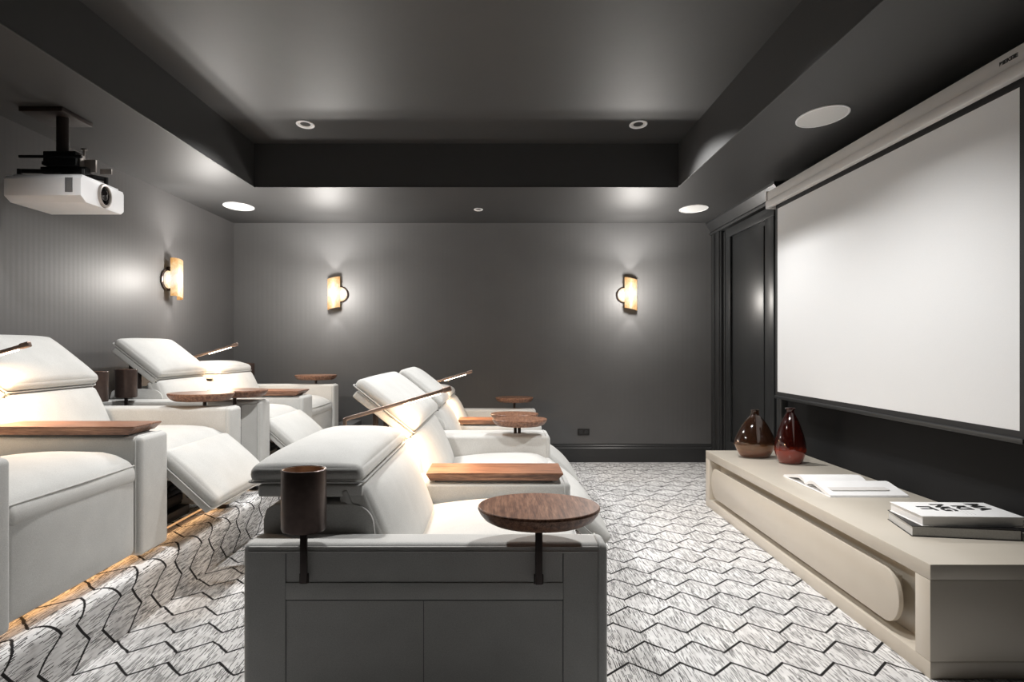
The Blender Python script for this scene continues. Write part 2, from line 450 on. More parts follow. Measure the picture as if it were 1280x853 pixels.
# right wall: corner casing, recess, panelled door, head casing, cornice
bm = bmesh.new()
bx(bm, XR - .035, XR, 7.1681, 7.5027, 0, 2.36, .005); bx(bm, XR - .05, XR, 7.192, 7.2637, 0, 2.36, .006); bx(bm, XR - .05, XR, 7.3593, 7.431, 0, 2.36, .006)
bx(bm, XR - .03, XR, 7.0646, 7.0965, 0, 2.33, .004)
struct(finish('trim_2', bm, M['trim']))
bm = bmesh.new()
prism(bm, [(XR, 2.36), (XR - .05, 2.36), (XR - .055, 2.38), (XR - .04, 2.40), (XR - .075, 2.45), (XR - .09, 2.475), (XR - .09, ZC), (XR, ZC)], 5.62, 7.5027, 'y')
struct(finish('trim_3', bm, M['trim'], smooth=30))
bm = bmesh.new()
bx(bm, XR - .028, XR, 5.6708, 7.0088, 0, 2.345, .003)
door = struct(finish('door_1', bm, M['panel']))
bm = bmesh.new()
for r in ((5.7345, 6.977, 2.25, 2.335), (5.7345, 6.977, .02, .30), (6.8336, 6.977, .30, 2.25), (5.7345, 5.9257, .30, 2.25)):
    bx(bm, XR - .05, XR - .027, r[0], r[1], r[2], r[3], .003)
finish('door_frame', bm, M['panel'], door)
box('door_panel', XR - .038, XR - .027, 5.9894, 6.7699, .34, 2.21, M['panel'], door, .006)
struct(box('trim_4', XR - .055, XR, 5.5752, 5.6628, 0, 2.36, M['trim'], bev=.008, seg=3))

# ------------------------------------------------------------------ recessed lights and ceiling speakers
def downlight(x, y, z, r, label, lit=True, energy=DOWN_W, cone=126, aim=0.0):
    t = empty('recessed_downlight', (x, y, z), label, 'ceiling light', 'recessed ceiling lights')
    bm = bmesh.new(); lathe(bm, [(r, 0.004), (r, -.004), (r * .93, -.007), (r * .78, -.004), (r * .74, .006)], 40, sy=1.5)
    finish('trim_ring', bm, M['white'], t)
    bm = bmesh.new(); lathe(bm, [(r * .76, -.003), (r * .55, .0), (r * .4, .001), (0, .001)], 32, sy=1.5)
    finish('lens', bm, M['grille'], t)
    if lit: spot('downlight_beam', (0, 0, -.02), energy, math.radians(cone), 0.6, DOWN_COL, direction=(0, aim, -1), rad=0.055, parent=t)
    return t
downlight(-1.45, 5.30, ZT, .065, 'round white recessed downlight at the left end of the raised ceiling tray', cone=128, aim=-.2)
downlight(1.0, 5.30, ZT, .065, 'round white recessed downlight at the right end of the raised ceiling tray', cone=128, aim=-.2)
downlight(-1.3, 3.2, ZT, .065, 'recessed downlight in the left of the tray, above the near sofas', aim=.10)
downlight(.85, 3.2, ZT, .065, 'recessed downlight in the right of the tray, above the near sofas', aim=.10)
downlight(-.225, 6.754, ZC, .042, 'tiny recessed spotlight in the lower ceiling by the back wall', lit=False)
def speaker(x, y, label):
    t = empty('ceiling_speaker', (x, y, ZC), label, 'speaker', 'round ceiling speakers')
    bm = bmesh.new(); lathe(bm, [(.127, .003), (.127, -.005), (.119, -.007), (.117, -.003)], 56, sy=1.58); finish('rim', bm, M['white'], t)
    bm = bmesh.new(); lathe(bm, [(.1175, -.004), (.06, -.006), (0, -.0065)], 48, sy=1.58); finish('grille', bm, M['grille'], t)
speaker(1.79, 4.03, 'large round white speaker in the ceiling nearest the projection screen')
speaker(-2.42, 6.61, 'round white ceiling speaker in the far left corner')
speaker(1.785, 6.72, 'round white ceiling speaker in the far right corner')

# ------------------------------------------------------------------ wall lamps
def sconce(loc, rot, side, label):
    """local: +y out of wall, x along wall"""
    t = empty('wall_sconce', loc, label, 'wall lamp', 'alabaster wall sconces')
    t.rotation_euler = (0, 0, rot)
    bm = bmesh.new(); m = Matrix.Translation((side * .045, 0.004, -.01)) @ Matrix.Rotation(-PI / 2, 4, 'X')
    tb = bmesh.new(); lathe(tb, [(0, 0), (.085, 0), (.085, .010), (.075, .016), (0, .016)], 40); merge(bm, tb, m)
    bx(bm, -.02, .02, .004, .05, -.10, .10, .003)
    finish('backplate', bm, M['bronze'], t)
    # round glowing disc
    bm = bmesh.new(); tb = bmesh.new(); lathe(tb, [(0, 0), (.070, 0), (.074, .008), (.070, .022), (.03, .03), (0, .031)], 40); merge(bm, tb, Matrix.Translation((side * .045, 0.02, -.01)) @ Matrix.Rotation(-PI / 2, 4, 'X'))
    finish('glow_disc', bm, M['alab'], t)
    # curved shade, a partial cylinder with a slanted lip
    bm = bmesh.new(); R, th, n = .064, .007, 22
    ring = []
    for k in range(n + 1):
        a = math.radians(-20 + 220 * k / n)
        c, s = math.cos(a), math.sin(a)
        zt = .172 - .03 * (0.5 + 0.5 * c * -side); zb = -.172 + .028 * (0.5 + 0.5 * c * side)
        ring.append([bm.verts.new((-side * .012 + R * c, .065 + R * s * .85, zt)), bm.verts.new((-side * .012 + (R - th) * c, .065 + (R - th) * s * .85, zt)),
                     bm.verts.new((-side * .012 + (R - th) * c, .065 + (R - th) * s * .85, zb)), bm.verts.new((-side * .012 + R * c, .065 + R * s * .85, zb))])
    for A, B in zip(ring[:-1], ring[1:]):
        for k in range(4): bm.faces.new((A[k], A[(k + 1) % 4], B[(k + 1) % 4], B[k]))
    bm.faces.new(ring[0][::-1]); bm.faces.new(ring[-1])
    finish('shade', bm, M['alab'], t)
    bm = bmesh.new(); lathe(bm, [(0, -.05), (.015, -.045), (.02, 0), (.015, .045), (0, .05)], 16, 0, .055); finish('bulb', bm, M['led'], t)
    for dz, e in ((1, SCONCE_BEAM), (-1, SCONCE_BEAM * .55)):
        spot('sconce_beam', (-side * .012, .075, dz * .13), e, math.radians(66), 0.35, (1, .95, .9), (0, .03, dz), .012, t)
    spot('sconce_uplight', (0, .36, .15), SCONCE_UP, math.radians(165), .6, (1, .96, .91), (0, .25, 1), .05, t)
    d = bpy.data.lights.new('sconce_glow', 'POINT'); d.energy = SCONCE_W; d.color = (1, .95, .89); d.shadow_soft_size = .05
    o = bpy.data.objects.new('sconce_glow', d); COL.objects.link(o); o.parent = t; o.location = (0, .42, 0)
sconce((-1.73, YB, 1.757), PI, -1, 'glowing alabaster wall sconce on the back wall, left of the pair')
sconce((1.315, YB, 1.75), PI, 1, 'glowing alabaster wall sconce on the back wall, right of the pair')
sconce((XL, 6.02, 1.77), -PI / 2, 1, 'glowing alabaster wall sconce on the left side wall')

# ------------------------------------------------------------------ wall socket
o = empty('wall_socket', (.845, YB - .001, .315), 'small black double socket on the back wall above the baseboard', 'socket')
bm = bmesh.new(); bx(bm, -.062, .062, -.009, 0, -.034, .034, .003); finish('faceplate', bm, M['darkplastic'], o)
for s in (-1, 1): box('outlet', s * .03 - .018, s * .03 + .018, -.011, -.008, -.016, .016, M['trim'], o, .002)

# ------------------------------------------------------------------ projection screen on the right wall
scr = empty('projection_screen', (2.08, 4.15, ZC), 'large white pull-down projection screen with black border on the right wall', 'projection screen')
def loc(x, y, z, o): return (x - o.location.x, y - o.location.y, z - o.location.z)
def lbox(name, o, x0, x1, y0, y1, z0, z1, mat, bev=.003, parent=None):
    l = o.location
    return box(name, x0 - l.x, x1 - l.x, y0 - l.y, y1 - l.y, z0 - l.z, z1 - l.z, mat, parent or o, bev)
SY0, SY1, SZ0, SZ1 = 2.893, 5.441, .862, 2.245
lbox('screen_cloth', scr, 2.079, 2.082, SY0, SY1, SZ0, SZ1, M['screen'], 0)
bm = bmesh.new(); l = scr.location
for (a, b, c, d) in ((SY0 - .03, SY0, SZ0 - .03, 2.30), (SY1, SY1 + .04, SZ0 - .03, 2.30), (SY0, SY1, SZ1, 2.30), (SY0, SY1, SZ0 - .03, SZ0)):
    bx(bm, 2.0782 - l.x, 2.083 - l.x, a - l.y, b - l.y, c - l.z, d - l.z, 0)
finish('black_border', bm, M['blackcloth'], scr, smooth=0)
lbox('bottom_bar', scr, 2.068, 2.092, SY0 - .03, SY1 + .04, SZ0 - .052, SZ0 - .028, M['panel'], .006)
hs = lbox('casing', scr, 2.012, 2.12, 2.30, 5.472, 2.298, 2.378, M['housing'], .006)
lbox('casing_lip', scr, 1.994, 2.034, 2.30, 5.464, 2.251, 2.304, M['housing'], .008)
lbox('end_cap', scr, 2.006, 2.12, 5.468, 5.49, 2.25, 2.384, M['housing'], .005)
for yy in (2.7, 4.0, 5.2): lbox('wall_bracket', scr, 2.10, XR - .003, yy - .03, yy + .03, 2.30, 2.36, M['housing'], .003)
def text(name, s, size, mtx, mat, parent, bold=0.0, depth=.0006):
    cu = bpy.data.curves.new(name, 'FONT'); cu.body = s; cu.size = size; cu.align_x = 'LEFT'; cu.extrude = depth; cu.offset = bold
    o = bpy.data.objects.new(name, cu); COL.objects.link(o); up()
    me = bpy.data.meshes.new_from_object(o.evaluated_get(bpy.context.evaluated_depsgraph_get()))
    bpy.data.objects.remove(o); me.materials.clear(); me.materials.append(mat)
    o = bpy.data.objects.new(name, me); COL.objects.link(o); o.parent = parent; o.matrix_basis = mtx
    return o
# lettering on the casing: reads left to right towards the camera (-y), faces -x
m = Matrix(((0, 0, -1, 2.0115 - l.x), (-1, 0, 0, 2.915 - l.y), (0, 1, 0, 2.336 - l.z), (0, 0, 0, 1)))
text('casing_lettering', 'BIEKEIE', .021, m @ Matrix.Diagonal((1.55, 1, 1, 1)), M['ink'], scr, .0011)

# ------------------------------------------------------------------ low media console
CX, CY0, CY1, CH = 1.543, 2.597, 5.464, .415
con = empty('media_console', (CX, 4.03, 0), 'long low beige media console with pill-shaped front against the screen wall', 'media console')
lbox('top_panel', con, CX, XR - .004, CY0, CY1, .358, CH, M['console'], .003)
lbox('plinth', con, CX, XR - .004, CY0, CY1, 0, .063, M['console'], .003)
lbox('side_panel', con, CX, XR - .01, CY0, CY0 + .095, .0635, .3575, M['console'], .002)
lbox('side_panel', con, CX, XR - .01, CY1 - .095, CY1, .0635, .3575, M['console'], .002)
lbox('inner_panel', con, CX + .085, CX + .10, CY0 + .096, CY1 - .096, .0635, .3575, M['console'], 0)
bm = bmesh.new(); py0, py1, pr, pz = 2.813 - 4.03, 5.341 - 4.03, .108, .203
P = []
for k in range(17): a = -PI / 2 + PI * k / 16; P.append((py1 - pr + pr * math.cos(a), pz + pr * math.sin(a)))
for k in range(17): a = PI / 2 + PI * k / 16; P.append((py0 + pr + pr * math.cos(a), pz + pr * math.sin(a)))
prism(bm, P, .006, .026, 'x', .003, 2)
pill = finish('pill_door', bm, M['console'], con, smooth=30)
box('standoff', .026, .085, py0 + .12, py1 - .12, .13, .27, M['console'], pill, 0)

def vase(name, x, y, prof, mat, label, sx=1, sy=1, rot=0):
    o = empty(name, (x, y, CH), label, 'vase'); o.rotation_euler = (0, 0, rot)
    inner = [(max(r - .006, .002), z + (.006 if i == 0 else 0)) for i, (r, z) in enumerate(prof)]
    bm = bmesh.new(); lathe(bm, [(0, 0)] + prof + inner[::-1] + [(0, .012)], 48, 0, 0, sx, sy)
    finish('body', bm, mat, o, smooth=60)
    return o
def sm(pts, n=4):
    out = []
    for i in range(len(pts) - 1):
        p0, p1, p2, p3 = pts[max(i - 1, 0)], pts[i], pts[i + 1], pts[min(i + 2, len(pts) - 1)]
        for k in range(n):
            t = k / n
            out.append(tuple(0.5 * ((2 * p1[j]) + (-p0[j] + p2[j]) * t + (2 * p0[j] - 5 * p1[j] + 4 * p2[j] - p3[j]) * t * t + (-p0[j] + 3 * p1[j] - 3 * p2[j] + p3[j]) * t ** 3) for j in (0, 1)))
    out.append(pts[-1]); return out
v1 = vase('amber_vase', 1.80, 5.13, sm([(.075, 0), (.105, .012), (.135, .07), (.145, .105), (.128, .155), (.085, .235), (.045, .285), (.030, .30), (.028, .33), (.034, .338)]), M['vase1'],
          'wide smoky amber glass vase with narrow neck at the far end of console', 1, .75)
v2 = vase('red_vase', 1.945, 4.865, sm([(.055, 0), (.075, .01), (.098, .07), (.102, .11), (.09, .18), (.06, .27), (.034, .325), (.024, .345), (.026, .36), (.036, .372)]), M['vase2'],
          'tall deep red glass vase standing beside the amber vase')

# open book: spine runs along x
ob = empty('open_book', (1.92, 4.06, CH), 'large white open book lying in the middle of the console', 'book')
def pageblock(bm, side, x0, x1, wdt, th):
    n = 18; top = []; bot = []
    for k in range(n + 1):
        t = k / n; yy = side * (0.004 + wdt * t)
        z = th * .6 * (1 - t) + .006 + .034 * math.sin(min(1, t * 2.6) * PI * .5) * (1 - t) ** .9 * 1.25
        top.append((yy, z + .004)); bot.append((yy, max(.0025, z - th * (0.9 if t > .12 else .6))))
    if side > 0: pass
    prism(bm, top + bot[::-1], x0, x1, 'x')
bm = bmesh.new(); pageblock(bm, -1, -.21, .20, .30, .014); finish('near_page', bm, M['paper'], ob, smooth=50)
bm = bmesh.new(); pageblock(bm, 1, -.21, .14, .31, .014); finish('far_page', bm, M['paper'], ob, smooth=50)
bm = bmesh.new(); bx(bm, -.214, .204, -.308, .32, 0, .0035, .001); finish('cover', bm, M['paper'], ob)
cd = empty('greeting_card', (1.90, 3.895, CH + .030), 'cream rounded card lying on the open book', 'card')
bm = bmesh.new(); prism(bm, rrect(.155, .083, .015), 0, .003, 'z', .0006, 1)
c_ = finish('card_sheet', bm, M['cream'], cd); cd.rotation_euler = (math.radians(4.5), 0, 0)
for q in range(5):
    a = q * 1.1; pts = [(.045 + .016 * math.cos(a + t * .5) * (1 + .2 * q), .012 + .010 * math.sin(a + t * .5), .0034) for t in range(7)]
    if q == 0:
        bm = bmesh.new()
    tube(bm, pts, .0006, 5)
finish('line_drawing', bm, M['pages'], cd)

# stack of two books
def book(name, cx, cy, z, hx, hy, th, rot, covmat, label, group=None):
    o = empty(name, (cx, cy, z), label, 'book', group); o.rotation_euler = (0, 0, rot)
    bm = bmesh.new(); bx(bm, -hx, hx, -hy, hy, 0, .003, .0008); bx(bm, -hx, hx, -hy, hy, th - .003, th, .0008); bx(bm, hx - .003, hx, -hy, hy, 0, th, .001)
    finish('cover', bm, covmat, o)
    bm = bmesh.new(); bx(bm, -hx + .004, hx - .004, -hy + .004, hy - .004, .003, th - .003, 0); finish('pages', bm, M['pages'] if covmat is not M['paper'] else M['paper'], o)
    return o
b1 = book('black_cover_book', 1.925, 3.09, CH, .205, .150, .044, math.radians(-11), M['darkplastic'], 'thick book with black covers and grey pages at the bottom of the stack')
b2 = book('white_cover_book', 1.945, 3.10, CH + .0445, .205, .139, .042, math.radians(-3), M['paper'], 'white hardback with bold black title lettering on top of the stack')
def cover_text(s, x, y, size, bold):
    # letters up = +x, reading right = -y
    m = Matrix(((0, 1, 0, x), (-1, 0, 0, y), (0, 0, 1, .0425), (0, 0, 0, 1)))
    m = m @ Matrix.Diagonal((1.5, 1.25, 1, 1))
    return text('title_lettering', s, size, m, M['ink'], b2, bold)
for i, (s, yy) in enumerate((('MA', .115), ('KI', .072), ('NG', .098), ('IT', .051))):
    cover_text(s, .105 - i * .080, yy, .062, .0026)
bm = bmesh.new()
for q in range(3): bx(bm, .0 + q * .016, .0015 + q * .016, -.10, -.03 + .015 * q, .0415, .0425, 0)
finish('small_print', bm, M['pages'], b2)

# ------------------------------------------------------------------ double recliner sofas
def sofa(x0, z0, Y, opens, label, bdz=0.0, ctop=.56, atop=.60):
    """Y = arm0 near/far, seat.., centre arm near/far, arm2 near/far ; local y relative to middle"""
    a0, a1, c0, c1, b0, b1 = Y
    ym = (a0 + b1) / 2
    root = empty('double_recliner_sofa', (x0, ym, z0), label, 'recliner sofa', 'two-seat cinema recliner sofas')
    XB, XF = -.793, .322
    def arm(y0, y1, top, out):
        y0 -= ym; y1 -= ym; W = y1 - y0; T = top - .035
        bm = bmesh.new()
        cushion(bm, XF - XB, W, T, .022, Matrix.Translation(((XB + XF) / 2, (y0 + y1) / 2, .035 + T / 2)), 0.0, nin=6)
        a = finish('arm', bm, M['fabric'], root, smooth=50)
        # piping loop near the front and along the top edges
        bm = bmesh.new()
        e = .0025
        fl = [(XF - .028, y0 - e * .3, .05), (XF - .028, y0 - e * .3, top - .03), (XF - .028, y0 + .006, top - .008), (XF - .028, y0 + .022, top + e * .3),
              (XF - .028, y1 - .022, top + e * .3), (XF - .028, y1 - .006, top - .008), (XF - .028, y1 + e * .3, top - .03), (XF - .028, y1 + e * .3, .05)]
        tube(bm, fl, .0042, 6)
        if out:
            s = -1 if out < 0 else 1
            yo = (y0 if out < 0 else y1) + s * .0005
            tube(bm, [(XB + .02, yo - s * .004, top - .012), (XF - .03, yo - s * .004, top - .012)], .0032, 6)
            tube(bm, [(XB + .02, yo, top - .024), (XF - .03, yo, top - .024)], .0022, 6)
        finish('piping', bm, M['pipe'], a, smooth=60)
        if out:
            bm = bmesh.new()
            tube(bm, [(-.66, yo, .06), (-.66, yo, top - .03)], .0014, 5); tube(bm, [(.185, yo, .06), (.185, yo, top - .03)], .0014, 5)
            tube(bm, [(-.24, yo, .06), (-.24, yo, .425)], .0010, 5)
            tube(bm, [(-.66, yo, .427), (.185, yo, .427)], .0014, 5)
            finish('stitching', bm, M['seam'], a, smooth=60)
            bm = bmesh.new(); bx(bm, -.66, .185, min(yo, yo + s * .0035), max(yo, yo + s * .0035), .431, .482, .0015)
            finish('accessory_slot', bm, M['fabric'], a)
        for xx in (XB + .08, XF - .08):
            if top == atop: box('foot', xx - .03, xx + .03, (y0 + y1) / 2 - .025, (y0 + y1) / 2 + .025, 0, .045, M['black'], root, .004)
        return a
    arm(a0, a1, atop, -1); arm(c0, c1, ctop, 0); arm(b0, b1, atop, 1)
    # warm glow strip under the front edge
    hw = (b1 - a0) / 2 - .06
    bsl = box('base_light_strip', .175, .187, -hw, hw, .0235, .0295, M['led_dim'], root, .001)
    ld = bpy.data.lights.new('base_light', 'AREA'); ld.shape = 'RECTANGLE'; ld.size = .02; ld.size_y = hw * 2; ld.energy = BASE_W; ld.color = (1, .55, .24)
    lo = bpy.data.objects.new('base_light', ld); COL.objects.link(lo); lo.parent = root; lo.location = (.20, 0, .030)
    lo.rotation_euler = (0, math.radians(-62), 0)
    for si, (s0, s1) in enumerate(((a1, c0), (c1, b0))):
        op = opens[si]
        g = .004
        y0, y1 = s0 - ym + g, s1 - ym - g
        W = y1 - y0; yc = (y0 + y1) / 2
        # base body and back shell
        bm = bmesh.new(); bx(bm, -.70, .17 if not op else .05, y0 + .01, y1 - .01, .05, .33, .01); finish('base', bm, M['black'] if op else M['fabric'], root)
        bm = bmesh.new()
        sh = [(-.775, .045), (-.775, .64), (-.765, .675), (-.735, .692)]
        for k in range(7): a = PI / 2 - PI / 2 * k / 6; sh.append((-.49 + .075 * math.cos(a), .617 + .075 * math.sin(a)))
        sh += [(-.40, .50), (-.38, .045)]
        prism(bm, [(p, q + (bdz if q > .5 else 0)) for p, q in sh], y0, y1, 'y', .006, 2)
        finish('back_shell', bm, M['fabric'], root, smooth=35)
        # seat cushion
        L = .66
        def dseat(p):
            t = (p.x + L / 2) / L
            p.z += .028 * t + (-.055 * max(0, (t - .78) / .22) ** 2) + .012 * math.sin(PI * t)
            return p
        th = .14 if op else .088
        bm = bmesh.new(); cushion(bm, L, W, th, .035, Matrix.Translation((-.34 + L / 2 - (0 if op else .012), yc, .463 - th / 2)), .032, deform=dseat, nin=12)
        sc = finish('seat_cushion', bm, M['fabric'], root, smooth=60)
        z_p = .415
        # backrest
        d = Vector((-.145, 0, .337)).normalized(); n = Vector((.337, 0, .145)).normalized()
        bz = Vector((0, 0, bdz))
        mid = Vector((-.383, yc, .593)) + bz
        def dback(p):
            return p
        bm = bmesh.new(); cushion(bm, .365, W - .012, .10, .034, frame(mid - n * .048, d, n), .038, nin=12, px=3)
        bk = finish('backrest', bm, M['fabric'], root, smooth=60)
        bm = bmesh.new(); cushion(bm, .365, W - .004, .022, .008, frame(mid - n * .065, d, n), 0, nin=4); finish('back_frame', bm, M['pipe'], bk, smooth=50)
        # headrest
        seam = Vector((-.452, yc, .762)) + bz
        if op: hd = Vector((-.784, 0, .62)).normalized(); HL = .392
        else: hd = Vector((-1, 0, 0.0)); HL = .372
        hn = Vector((-hd.z, 0, hd.x)); 
        if hn.z < 0: hn = -hn
        c = seam + hd * (HL / 2)
        bm = bmesh.new(); cushion(bm, HL, W - .006, .06, .028, frame(c + hn * .022, -hd, hn), .04 if op else .045, nin=12, px=4)
        hr = finish('headrest', bm, M['fabric'], root, smooth=60)
        bm = bmesh.new()
        ring = [tuple(frame(c - hn * .001, -hd, hn) @ Vector((x, y, 0))) for x, y in rrect(HL / 2 + .002, (W - .006) / 2 + .001, .02)]
        tube(bm, ring, .0035, 6, closed=True); finish('piping', bm, M['pipe'], hr, smooth=60)
        bm = bmesh.new(); cushion(bm, HL - .032, W - .012, .040, .008, frame(c - hn * .030 - hd * .014, -hd, hn), 0, nin=4); finish('headrest_frame', bm, M['fabric'], hr, smooth=50)
        # hinge between back and headrest
        for yy in (y0 + .018, y1 - .018):
            bm = bmesh.new(); tb = bmesh.new(); lathe(tb, [(0, -.006), (.014, -.006), (.014, .006), (0, .006)], 16); merge(bm, tb, Matrix.Translation((-.475, yy, .73 + bdz)) @ Matrix.Rotation(PI / 2, 4, 'X'))
            finish('hinge', bm, M['black'], root)
        if op:
            for yy in (y0 + .05, y1 - .05):
                for xx in (-.655, -.60):
                    bm = bmesh.new()
                    zt = .762 + bdz + (-.452 - xx) * .79 - .055
                    bx(bm, xx - .014, xx + .014, yy - .008, yy + .008, .66 + bdz, zt, .003)
                    finish('headrest_strut', bm, M['bronze_dk'], root)
            # footrest swung out
            A, B = Vector((.292, yc, .466)), Vector((.560, yc, .222))
            fd = (B - A).normalized(); fn = Vector((-fd.z, 0, fd.x)); FL = (B - A).length
            cc = (A + B) / 2
            def dfoot(p): 
                p.z -= .02 * (abs(p.x) / (FL / 2)) ** 2 * (1 if p.z > 0 else 0)
                return p
            bm = bmesh.new(); cushion(bm, FL, W, .065, .028, frame(cc - fn * .026, fd, fn), .035, nin=12, deform=None)
            ft = finish('footrest', bm, M['fabric'], root, smooth=60)
            bm = bmesh.new(); ring = [tuple(frame(cc - fn * .052, fd, fn) @ Vector((x, y, 0))) for x, y in rrect(FL / 2 + .001, W / 2 + .001, .02)]
            tube(bm, ring, .0038, 6, closed=True); finish('piping', bm, M['pipe'], ft, smooth=60)
            bm = bmesh.new(); cushion(bm, FL - .015, W - .01, .035, .008, frame(cc - fn * .072, fd, fn), 0, nin=4); finish('footrest_frame', bm, M['fabric'], ft, smooth=50)
            # scissor mechanism below
            bm = bmesh.new()
            for yy in (y0 + .07, y1 - .07):
                k1 = cc - fn * .095
                for P_, Q_ in (((.02, .12), (k1.x + .02, k1.z + .01)), ((.02, .30), (k1.x - .06, k1.z - .02)), ((.10, .10), (k1.x - .02, k1.z + .03)), ((.05, .22), (.20, .13))):
                    tube(bm, [(P_[0], yy, P_[1]), (Q_[0], yy, Q_[1])], .013, 6, flat=.3)
            bx(bm, .04, .07, y0 + .05, y1 - .05, .08, .12, .003); bx(bm, .12, .15, y0 + .06, y1 - .06, .18, .21, .003)
            bx(bm, -.66, .10, y0 + .03, y1 - .03, .0, .05, .003)
            finish('footrest_mechanism', bm, M['black'], root)
        else:
            bm = bmesh.new(); cushion(bm, .385, W, .085, .03, frame((.256, yc, .236), (0, 0, 1), (1, 0, 0)), .010, nin=10, px=4)
            ft = finish('footrest', bm, M['fabric'], root, smooth=60)
            bm = bmesh.new(); tube(bm, [(.296, y0 + .012, .436), (.300, yc, .436), (.296, y1 - .012, .436)], .004, 6); finish('piping', bm, M['pipe'], ft, smooth=60)
    return root

A_ = (2.195, 2.3273, 3.3929, 3.6637, 4.8425, 5.0177)
B_ = (5.0496, 5.2168, 5.8779, 6.1009, 6.8973, 7.0726)
C_ = (2.1345, 2.3209, 3.154, 3.4088, 4.1814, 4.3646)
D_ = (4.731, 4.9062, 5.7106, 6.0005, 6.7699, 6.9611)
XRR = -1.902
sofa(0, 0, A_, (False, True), 'pale grey double recliner in front row nearest the camera, dark outer arm towards us')
sofa(0, 0, B_, (True, False), 'pale grey double recliner in front row farther away, near the back wall')
sofa(XRR, PLAT, C_, (False, True), 'pale grey double recliner on the raised platform nearest the camera, cut by left edge', -.025)
sofa(XRR, PLAT, D_, (True, False), 'pale grey double recliner on the raised platform in the far left corner', -.025)

# ------------------------------------------------------------------ accessories on the sofa arms
def table(x, yo, s, zt, zb, r, label, off=0.0):
    """round swivel table; s = -1 hooked on near face, +1 on far face"""
    y = yo + s * .013
    o = empty('swivel_table', (x, y, zb), label, 'side table', 'round walnut swivel tables')
    h = zt - zb
    bm = bmesh.new(); lathe(bm, [(0, -.048), (r * .80, -.046), (r * .90, -.036), (r * .97, -.020), (r, -.008), (r * .995, -.002), (r * .985, 0), (0, 0)], 64)
    tp = finish('table_top', bm, M['walnut_y'], o, smooth=30); tp.location = (0, off, h)
    bm = bmesh.new(); bx(bm, -.011, .011, -.006, .006, .0, h - .035, .003); bx(bm, -.014, .014, min(-s * .009, -s * .0), max(-s * .009, 0), 0, .03, .002)
    finish('post', bm, M['bronze_dk'], o)
    return o
TT = 'round walnut swivel table on '
table(.11, 2.188, -1, .722, .482, .184, TT + 'the nearest grey sofa arm, closest to the camera')
table(.118, 5.022, 1, .712, .482, .186, TT + 'the far arm of the near front sofa', -.13)
table(.090, 5.044, -1, .705, .482, .178, TT + 'the near arm of the far front sofa, half hidden', .34)
table(.118, 7.079, 1, .705, .482, .186, TT + 'the far end arm of front row, beside the back wall')
table(XRR + .09, 4.37, 1, .925, .482 + PLAT, .19, TT + 'the far arm of the near platform sofa', -.05)
table(XRR + .15, 4.725, -1, .918, .482 + PLAT, .19, TT + 'the near arm of the far platform sofa', .06)
table(XRR + .095, 6.967, 1, .930, .482 + PLAT, .20, TT + 'the far left end arm beneath the back wall sconce')

def cup(x, yo, s, ztop, zb, label, r=.067):
    y = yo + s * .013
    o = empty('cup_holder', (x, y, zb), label, 'cup holder', 'bronze cup holders')
    h = ztop - zb; b = h - .185
    bm = bmesh.new(); lathe(bm, [(0, b), (r * .94, b), (r, b + .008), (r, b + .185 - .002), (r - .002, h), (r - .004, h), (r - .0045, h - .01), (r - .0045, b + .006), (0, b + .006)], 56)
    finish('cup', bm, M['bronze'], o, smooth=40)
    bm = bmesh.new(); lathe(bm, [(r - .0047, h - .002), (r - .0068, h - .002), (r - .0068, b + .012), (0, b + .012), (0, b + .007), (r - .0047, b + .007), (r - .0047, h - .002)], 56)
    finish('lit_inside', bm, M['bronze_lit'], o, smooth=40)  # inner shell carries the painted light of the cup interior
    bm = bmesh.new(); bx(bm, -.011, .011, -.006, .006, 0, b + .005, .003); bx(bm, -.014, .014, min(-s * .009, 0), max(-s * .009, 0), 0, .03, .002)
    finish('post', bm, M['bronze_dk'], o)
CC = 'dark bronze cylindrical cup holder '
cup(-.60, 2.188, -1, .832, .485, CC + 'on the nearest sofa arm, largest in view')
cup(-.56, 5.022, 1, .815, .485, CC + 'mostly hidden behind the raised front-row headrest')
cup(XRR - .57, 4.3705, 1, 1.052, .485 + PLAT, CC + 'partly hidden behind the platform backrest at left')
cup(XRR - .56, 4.725, -1, 1.055, .485 + PLAT, CC + 'on the platform in full view left of the raised headrest')
cup(XRR - .57, 6.967, 1, 1.044, .485 + PLAT, CC + 'peeking over the flat headrest in the far left corner')

def tray(x0, x1, y0, y1, z, th, label):
    cy = (y0 + y1) / 2
    o = empty('arm_tray', ((x0 + x1) / 2, cy, z), label, 'tray', 'walnut arm trays')
    hx, hy = (x1 - x0) / 2, (y1 - y0) / 2
    bm = bmesh.new(); e = .006; c = .018
    lo = [bm.verts.new(v) for v in ((-hx + c, -hy + c * .5, .008), (hx - c - .012, -hy + c * .5, .008), (hx - c - .012, hy - c * .5, .008), (-hx + c, hy - c * .5, .008))]
    mi = [bm.verts.new(v) for v in ((-hx, -hy, th - e), (hx, -hy, th - e), (hx, hy, th - e), (-hx, hy, th - e))]
    tp = [bm.verts.new(v) for v in ((-hx + .001, -hy + .001, th), (hx - .001, -hy + .001, th), (hx - .001, hy - .001, th), (-hx + .001, hy - .001, th))]
    bm.faces.new(lo[::-1]); bm.faces.new(tp)
    for a, b in ((lo, mi), (mi, tp)):
        for k in range(4): bm.faces.new((a[k], a[(k + 1) % 4], b[(k + 1) % 4], b[k]))
    finish('tray_board', bm, M['walnut_x'], o, smooth=0)
    box('liner', -hx + .04, hx - .05, -hy + .012, hy - .012, 0, .0085, M['darkplastic'], o, .001)
WT = 'long walnut tray board lying on '
tray(-.36, .287, 3.393, 3.688, .5605, .044, WT + 'the near front sofa, closest to camera')
tray(-.36, .287, 5.87, 6.117, .5605, .044, WT + 'the far front sofa, behind round tables')
